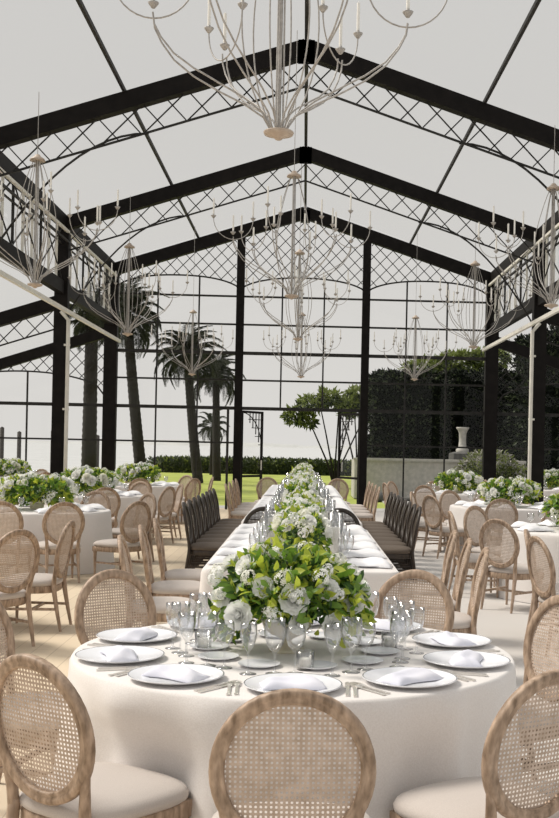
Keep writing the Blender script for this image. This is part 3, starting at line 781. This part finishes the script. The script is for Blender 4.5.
for (tx, ty, nm, cust, ph, cnt) in SIDE:
    key = 'roundcloth'
    place(key, lambda: tag(cloth_mesh(round_outline(.93, 120), 31, 12, .03, .06).build('tablecloth', M['cloth']), cat='tablecloth'), (tx,ty,0), rnd.uniform(0,6), 'ivory floor-length tablecloth on the %s' % nm, 'tablecloth', 'tablecloths on the side tables')
    used = {}
    for (x, y, w) in cust: put_chair(x, y, aim(x, y, tx, ty), 'pale oak chair on the %s side of the %s' % (w, nm), group='chairs around the side tables')
    for i in range(cnt):
        a = ph+360*i/cnt; b = bearing(a)
        if used.get(b): b = b+' outer'
        used[b] = 1
        x = tx+1.28*math.cos(R(a)); y = ty+1.28*math.sin(R(a))
        if abs(x) > 8.6 or y > 27.8: continue
        put_chair(x, y, aim(x, y, tx, ty), 'pale oak chair on the %s side of the %s' % (b, nm), group='chairs around the side tables')
    for i in range(8):
        a = 22.5+45*i if not cnt else (ph+45*i)
        x = tx+.70*math.cos(R(a)); y = ty+.70*math.sin(R(a)); b = ORD[i]
        if abs((x)/y*F) > 330: continue
        b = ['right','upper right','far','upper left','left','lower left','near','lower right'][i]
        place('dinner', None, (x,y,TZ), 0, 'white dinner plate at the %s seat of the %s' % (b, nm), 'plate', 'plates on the side tables')
        place('napb', None, (x,y,TZ+.0075), R(a), 'white napkin on the %s plate of the %s' % (b, nm), 'napkin', 'napkins on the side tables')
        gx = tx+.64*math.cos(R(a+19)); gy = ty+.64*math.sin(R(a+19))
        place('wine', None, (gx,gy,TZ), 0, 'wine glass by the %s plate of the %s' % (b, nm), 'glass', 'glasses on the side tables')
    o = place('sidearr', lambda: arrangement(77, .48,.46,.19,.25, 1100, 14, 36, False, .10, 1), (tx,ty,TZ), rnd.uniform(0,6), 'round mound of white roses and lime foliage on the %s' % nm, 'flowers', 'flower mounds on the side tables')

# ------------------------------------------------------------------ chandeliers
def chandelier():
    t = empty('chandelier'); tag(t, cat='chandelier')
    P(MB().lathe([(0,-.045),(.02,-.04),(.035,-.025),(.10,-.005),(.108,.012),(.10,.02),(.03,.035),(0,.04)], 20), 'hub', M['bronze'], t)
    mb = MB()
    mb.tube([(0,0,.03),(0,0,1.8)], .014, 8)
    for k in range(3):
        a = 2*PI*k/3; mb.tube([(.03*math.cos(a),.03*math.sin(a),.03),(.022*math.cos(a),.022*math.sin(a),1.78)], .007, 5)
    P(mb, 'stem', M['iron'], t)
    P(MB().lathe([(0,1.86),(.03,1.85),(.05,1.82),(.10,1.79),(.11,1.76),(.04,1.765),(0,1.765)], 16), 'crown', M['bronze'], t)
    for k in range(6):       # bowed cage wires
        a = 2*PI*(k+.5)/6; pts = []
        for i in range(15):
            u = i/14; r = .05+.25*math.sin(PI*u)**.8*(1.15-.5*u); pts.append((r*math.cos(a), r*math.sin(a), .03+1.74*u))
        P(MB().tube(pts, .006, 5), 'cage_wire', M['iron'], t)
    for k in range(6):
        a = 2*PI*k/6+.25; ca, sa = math.cos(a), math.sin(a)
        mb = MB()
        for off in (-.018,.018):
            prof = [(.05,.02),(.11,.12),(.25,.21),(.42,.29),(.60,.39),(.74,.50),(.83,.62),(.88,.72),(.89,.80)]
            pts = []
            for i in range(len(prof)-1):
                for j in range(3):
                    u = j/3; (r0,z0),(r1,z1) = prof[i],prof[i+1]; pts.append((r0+(r1-r0)*u, z0+(z1-z0)*u))
            pts.append(prof[-1])
            mb.tube([(r*ca-off*sa, r*sa+off*ca, z+(.05 if off > 0 else 0)*math.sin(PI*r)) for r,z in pts], .007, 6)
        # crossing U of side branches
        br = .29; tips = [(.89*ca,.89*sa,.86)]
        pts = []
        for i in range(17):
            b = PI+PI*i/16; q = br*math.cos(b); pts.append(((.89+q)*ca, (.89+q)*sa, 1.08+.30*math.sin(b)))
        mb.tube(pts, .006, 6)
        tips += [pts[0], pts[-1]]
        pts2 = [(.89*ca+.0,.89*sa,.72)]
        for (x,y,z) in tips: mb.lathe([(0,0),(.012,0),(.035,.03),(.04,.04),(.012,.045),(.012,.07),(0,.07)], 10, (x,y,z-.01))
        arm = P(mb, 'arm', M['iron'], t)
        for (x,y,z) in tips:
            c = MB().tube([(x,y,z+.05),(x,y,z+.27)], .013, 7); c.tube([(x,y,z+.27),(x,y,z+.285)], .002, 4)
            P(c, 'candle', M['candle'], arm)
    return t
CHS = [(-.22,7.75,3.83,1.,'large near chandelier cut off by the top of the picture'),
 (-.22,16.3,3.85,1.,'middle chandelier over the long tables with its hub below the second roof beam'),
 (-.16,22.8,3.85,1.,'slender chandelier over the middle of the long tables, behind a larger one'),
 (-.1,27.0,3.34,.85,'small low chandelier in front of the centre garden window'),
 (-3.85,15.8,3.85,1.,'chandelier hanging before the upper left windows at the left picture edge'),
 (-3.62,22.6,3.85,1.,'chandelier hanging in front of the tallest palm crown'),
 (-2.75,27.0,3.34,.85,'small low chandelier in front of the two right palms'),
 (3.7,16.6,3.85,1.,'chandelier at the right picture edge beside the dark column'),
 (3.6,23.6,3.85,1.,'chandelier in front of the right corner column of the glass end wall'),
 (2.68,27.0,3.34,.85,'small low chandelier above the dark garden hedge')]
for i, (x,y,z,s,l) in enumerate(CHS):
    o = place('chand', chandelier, (x,y,z), R(13*i-14), l, 'chandelier', 'candle chandeliers hanging from the glass roof', scale=s)
    top = (roofz(x-NX)-.0 - z)/s
    P_ = MB().tube([(0,0,1.84),(0,0,top)], .005, 5).build('suspension_rod', M['iron'], o)

# ------------------------------------------------------------------ garden
o = MB().add([(-11,28.6,-.06),(90,28.6,-.06),(90,76,-.06),(-9,76,-.06),(-8.6,48,-.06)], [(0,1,2,3,4)]).build('lawn', M['lawn']); tag(o, kind='structure')
o = MB().box((9.5, 36, -.04), (14,14.6,.05)).build('terrace_path', M['paving']); tag(o, kind='structure')
o = MB().box((0, 29.5, -.04), (22,1.6,.05)).build('path', M['paving']); tag(o, kind='structure')
o = MB().add([(-3000,28.6,-1.2),(3000,28.6,-1.2),(3000,4500,-1.2),(-3000,4500,-1.2)], [(0,1,2,3)]).build('sea', M['sea']); tag(o, kind='structure')
mb = MB(); rg = random.Random(4); vs = []; k = 160
for i in range(k+1):
    x = -1300+2600*i/k; h = 5+4*math.sin(i*.21)+3*math.sin(i*.07+1)+rg.uniform(0,1.5); vs += [(x,1800,-1.3),(x,1800+40,max(1,h))]
    vs += [(x,1900,max(1,h))]
mb.add(vs, [(3*i,3*i+3,3*i+4,3*i+1) for i in range(k)]+[(3*i+1,3*i+4,3*i+5,3*i+2) for i in range(k)]); o = mb.build('hills', M['shore']); tag(o, kind='structure')

def hedge_box(name, c, d, n_, label, cat, mats, ls=.16, seed=1, rnd_top=.0, group=None, arch=False):
    rg = random.Random(seed); hx, hy, hz = d[0]/2, d[1]/2, d[2]/2
    def shape(u):   # u in [-1,1]^3 cube surface point -> soft block
        x, y, z = u
        if z > 0 and rnd_top: 
            z = z*(1-rnd_top*(abs(x)**2.5)*.9)
        nz_ = .05*math.sin(5*x+seed)+.04*math.sin(7*z+3*y)
        return Vector((c[0]+hx*x*(1+nz_), c[1]+hy*y*(1+nz_), c[2]+hz*(z*(1+nz_*.6))))
    mb = MB(); m_ = 8; 
    # solid heart
    for ax in range(3):
        for sg in (-1,1):
            g = []
            for i in range(m_+1):
                for j in range(m_+1):
                    a, b = 2*i/m_-1, 2*j/m_-1
                    u = [0,0,0]; u[ax] = sg*.9; u[(ax+1)%3] = a*.9; u[(ax+2)%3] = b*.9
                    g.append(shape(u))
            mb.add(g, [(i*(m_+1)+j, (i+1)*(m_+1)+j, (i+1)*(m_+1)+j+1, i*(m_+1)+j+1) for i in range(m_) for j in range(m_)], 0, True)
    for k in range(n_):
        r = rg.random()
        a, b = rg.uniform(-1,1), rg.uniform(-1,1)
        if r < .5: u = (a,-1,b)
        elif r < .62: u = (-1,a,b)
        elif r < .72: u = (1,a,b)
        else: u = (a,b,1)
        u = [q*rg.uniform(.9,1.06) for q in u]
        p = shape(u); nn = Vector(u).normalized()
        dd = (nn*.6+Vector((rg.gauss(0,.6), rg.gauss(0,.6), rg.gauss(.15,.6)))).normalized(); s = ls*rg.uniform(.6,1.4)
        leaf(mb, p, dd, Vector((rg.gauss(0,1),rg.gauss(0,1),rg.gauss(0,1))), s, s*.5, 0 if rg.random() < .8 else 1, .2, 1)
    o = mb.build(name, mats); tag(o, label, cat, group)
    return o
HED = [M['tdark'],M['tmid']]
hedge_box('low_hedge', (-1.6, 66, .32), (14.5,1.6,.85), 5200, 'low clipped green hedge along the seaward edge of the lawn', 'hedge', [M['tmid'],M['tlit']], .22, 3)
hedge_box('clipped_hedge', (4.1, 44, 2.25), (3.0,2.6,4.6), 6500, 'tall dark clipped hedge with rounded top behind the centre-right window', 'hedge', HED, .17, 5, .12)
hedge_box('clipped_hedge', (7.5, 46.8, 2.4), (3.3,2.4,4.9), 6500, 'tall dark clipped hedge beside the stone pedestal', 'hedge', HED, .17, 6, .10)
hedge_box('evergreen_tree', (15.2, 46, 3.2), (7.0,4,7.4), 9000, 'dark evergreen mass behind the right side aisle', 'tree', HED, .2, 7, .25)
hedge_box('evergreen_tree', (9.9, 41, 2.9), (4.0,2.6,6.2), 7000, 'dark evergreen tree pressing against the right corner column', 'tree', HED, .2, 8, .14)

def blob_tree(name, base, trunk, blobs, nleaf, mats, label, cat, ls=.2, seed=1, stems=None, group=None):
    rg = random.Random(seed); t = empty(name, base); tag(t, label, cat, group)
    mb = MB()
    for st in (stems or [[(0,0,0),(0,0,trunk[1])]]):
        k = len(st); mb.tube(st, [trunk[0]*(1-.5*i/(k-1)) for i in range(k)], 7)
    P(mb, 'trunk', M['bark'], t)
    mb = MB()
    tot = sum(b[3]*b[5] for b in blobs)
    for (x,y,z,rx,ry,rz_) in blobs:
        for k in range(int(nleaf*rx*rz_/tot)):
            zz = rg.uniform(-1,1); a = rg.uniform(0,2*PI); q = math.sqrt(1-zz*zz); nn = Vector((q*math.cos(a), q*math.sin(a), zz)); f = rg.uniform(.3,1)**.5
            p = Vector((x+nn.x*rx*f, y+nn.y*ry*f, z+nn.z*rz_*f)); s = ls*rg.uniform(.6,1.4)
            dd = (nn*.5+Vector((rg.gauss(0,.7), rg.gauss(0,.7), rg.gauss(-.1,.7)))).normalized()
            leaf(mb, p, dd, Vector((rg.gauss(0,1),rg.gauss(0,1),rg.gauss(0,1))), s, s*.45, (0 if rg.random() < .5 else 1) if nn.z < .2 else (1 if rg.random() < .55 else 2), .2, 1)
    P(mb, 'foliage', mats, t)
    return t
TR3 = [M['tdark'],M['tmid'],M['tlit']]
# slender multi-stemmed trees by the water (centre)
d = 46.
bx = X(335,d)
st = [[(0,0,0),(a*.3,0,1.1),(a*.8,0,2.3),(a*1.3,.1,3.4)] for a in (-1.1,-.5,.1,.55,1.1)]
blob_tree('slender_tree', (bx,d,-.06), (.045,3), [(-1.7,0,3.0,.5,.4,.3),(-1.0,0,3.45,.6,.5,.32),(-.3,.1,3.75,.5,.5,.35),(.5,0,3.5,.45,.5,.3),(-1.2,.2,2.75,.35,.4,.25),(.95,.3,3.9,.5,.5,.35)], 1500, [M['tmid'],M['tlit'],M['tlit']], 'thin-stemmed tree clump with drooping lime tufts behind the centre window', 'tree', .26, 12, st)
d = 48.; bx = X(358,d)
st = [[(0,0,0),(a*.2,0,1.1),(a*.5,0,2.2),(a*.9,.1,3.2)] for a in (-.9,-.2,.5)]
blob_tree('slender_tree', (bx,d,-.06), (.05,3), [(-.4,0,3.45,.6,.5,.35),(.5,0,3.75,.8,.6,.45),(1.4,.1,4.3,.8,.6,.4)], 1700, [M['tmid'],M['tlit'],M['tlit']], 'thin-stemmed tree leaning against the dark clipped hedge', 'tree', .26, 13, st)
d = 47.
blob_tree('leafy_tree', (X(455,50.5),51.5,-.06), (.12,4), [(-1.3,0,5.5,1.1,.8,.4),(.4,0,5.8,1.4,.8,.5),(1.7,0,6.0,1.0,.8,.5)], 2600, [M['tmid'],M['tlit'],M['tlit']], 'sunlit lime-leaved tree rising just above the dark clipped hedges', 'tree', .25, 14)
d = 31.5
blob_tree('garden_shrub', (X(491,d),d,-.02), (.05,.5), [(0,0,1.15,.85,.6,.55),(-.6,0,.85,.55,.5,.45),(.6,0,.9,.6,.5,.45)], 4600, [M['tmid'],M['tlit'],M['stone']], 'round flecked shrub outside the right corner of the glass wall', 'bush', .11, 15)
blob_tree('garden_shrub', (X(440,33),33,-.02), (.04,.3), [(0,0,.25,.6,.4,.25)], 800, [M['tmid'],M['tlit'],M['tlit']], 'small lime shrub left of the round flecked shrub', 'bush', .10, 16)

# palms
def frond():
    mb = MB(); L_ = 2.0; pts = []
    for i in range(11):
        u = i/10; pts.append(Vector((L_*u*(1-.18*u*u), 0, .55*u-1.15*u*u*u)))
    mb.tube(pts, [.022*(1-.8*i/10)+.003 for i in range(11)], 5)
    rg = random.Random(2)
    for k in range(34):
        u = .14+.86*k/33; i = min(9, int(u*10)); f = u*10-i; p = pts[i].lerp(pts[i+1], f); tn = (pts[i+1]-pts[i]).normalized()
        ll = .52*math.sin(PI*min(1,.18+u*.78))**.7
        for s in (-1,1):
            dd = (tn*.75+Vector((0,s*.9,-.12+rg.uniform(-.12,.12)))).normalized()
            leaf(mb, p, dd, Vector((0,0,1)), ll*rg.uniform(.85,1.1), .03, 0, .22, 1)
    return mb
FR = None
def palm(x, y, h, r, sc, nf, label, lean=0., seed=1):
    global FR
    rg = random.Random(seed); t = empty('palm_tree', (x,y,-.06)); tag(t, label, 'palm tree', 'palms on the lawn beyond the glass')
    pts = []; rr = []
    for i in range(60):
        u = i/59; pts.append((lean*(u-1)*(1+.3*(1-u)), 0, h*u)); rr.append(r*(1.18-.3*u)*(1+.07*(i%2)) * (1.25 if u > .93 else 1))
    P(MB().tube(pts, rr, 12), 'trunk', M['bark'], t)
    for k in range(nf):
        if FR is None: FR = frond().build('frond', M['palm']); f = FR
        else: f = FR.copy(); C.objects.link(f)
        f.parent = t; f.location = (0,0,h-.05+rg.uniform(-.1,.15)); u = k/nf
        el = R(72-125*u**.85+rg.uniform(-8,8)); az = k*2.399+rg.uniform(-.2,.2)
        f.rotation_euler = (rg.uniform(-.3,.3), -el, az); f.scale = (sc*rg.uniform(.85,1.1),)*3
    return t
palm(X(91,36), 36, Z(318,36), .21, .75, 34, 'thick-trunked palm half hidden by the left side aisle roof', 0, 1)
palm(X(126,42), 42, Z(318,42), .19, .90, 40, 'tallest palm, immediately right of the left corner column', -.55, 2)
palm(X(186,48), 48, Z(356,48), .19, .95, 40, 'middle palm with a leaning trunk', -.45, 3)
palm(X(215,52), 52, Z(374,52), .17, .85, 36, 'palm immediately left of the slim left wall post', -.1, 4)
palm(X(212,62), 62, Z(428,62), .08, .65, 22, 'little young palm low behind the right palm trunk', 0, 5)
# mooring posts in the shallows
for i, (px, y0, dd) in enumerate(((5,440,86),(22,444,90),(55,442,86),(99,446,92))):
    o = MB().lathe([(.17,-1.3),(.17,Z(y0-5,dd)),(.0,Z(y0-5,dd)+.1)], 10).build('mooring_post', M['rope'], loc=(X(px,dd),dd,0)); tag(o, '%s mooring post from the left standing in the sea' % ORD[i], 'post', 'mooring posts in the sea')
# stone basin, pedestal, low wall
t = empty('garden_fountain', (X(463,40.5),40.5,0)); tag(t, 'pale stone pedestal fountain with flared cap before the dark hedges', 'fountain')
P(MB().lathe([(0,0),(.42,0),(.42,1.2),(.5,1.25),(.5,1.5),(.30,1.56),(0,1.56)], 8, sharp=True), 'base', M['stoned'], t)
P(MB().lathe([(.24,1.56),(.24,1.66),(.15,1.72),(.13,2.0),(.14,2.25),(.2,2.38),(.24,2.42),(.24,2.47),(0,2.47)], 16), 'pedestal', M['stone'], t)
t = empty('stone_basin', (4.5,37.5,0)); tag(t, 'long low stone water basin in front of the dark hedges', 'basin')
mb = MB()
for (cx, cy, sx, sy) in ((0,-1.1,5.6,.22),(0,1.1,5.6,.22),(-2.7,0,.22,2.0),(2.7,0,.22,2.0)): mb.box((cx,cy,.60),(sx,sy,1.26))
mb.box((0,-1.14,1.27),(5.7,.34,.08))
P(mb, 'rim', M['stone'], t)
P(MB().box((0,0,1.1),(5.3,2.0,.02)), 'water', M['stoned'], t)
o = MB().box((X(540,34),34,.28),(3.6,.5,.6)).build('stone_bench', M['stone']); tag(o, 'low grey stone bench outside the right side aisle', 'bench')
# rocks at the foot of the hedge
for i, (px, dd, s) in enumerate(((378,35,.42),(397,34,.3),(416,35,.34))):
    mb = MB(); rg = random.Random(i); prof = [(0,-.05),(s*.9,0),(s,.18*s),(s*.8,.45*s),(s*.4,.6*s),(0,.62*s)]
    mb.lathe(prof, 9); mb.v = [(x*(1+rg.uniform(-.12,.12)), y*(1+rg.uniform(-.12,.12)), z) for x,y,z in mb.v]
    o = mb.build('garden_rock', M['stoned'], loc=(X(px,dd),dd,-.01)); tag(o, ('dark','smaller dark','right-hand dark')[i]+' rock on the grass outside, right of the open door', 'rock', 'rocks outside the glass wall')

# ------------------------------------------------------------------ light
w = bpy.data.worlds.new('overcast_sky'); bpy.context.scene.world = w; w.use_nodes = True
N = w.node_tree.nodes; L = w.node_tree.links; bg = N['Background']
tc = N.new('ShaderNodeTexCoord'); sp = N.new('ShaderNodeSeparateXYZ'); cr = N.new('ShaderNodeValToRGB')
L.new(tc.outputs['Generated'], sp.inputs[0]); L.new(sp.outputs['Z'], cr.inputs['Fac'])
cr.color_ramp.elements[0].position = 0; cr.color_ramp.elements[0].color = (.60,.585,.56,1)
cr.color_ramp.elements[1].position = .9; cr.color_ramp.elements[1].color = (.53,.53,.525,1)
e = cr.color_ramp.elements.new(.3); e.color = (.54,.53,.515,1)
L.new(cr.outputs['Color'], bg.inputs['Color']); bg.inputs['Strength'].default_value = 1.0
sun = bpy.data.lights.new('sun', 'SUN'); so = bpy.data.objects.new('sun', sun); C.objects.link(so)
sun.energy = 3.1; sun.angle = R(20); sun.color = (1,.93,.84)
so.rotation_euler = Vector((-.62,.22,.80)).to_track_quat('Z','Y').to_euler()
sc = bpy.context.scene
sc.view_settings.view_transform = 'Standard'; sc.view_settings.look = 'None'; sc.view_settings.gamma = 1; sc.view_settings.use_curve_mapping = False
sc.view_settings.exposure = 0.25
sc.cycles.transparent_max_bounces = 24
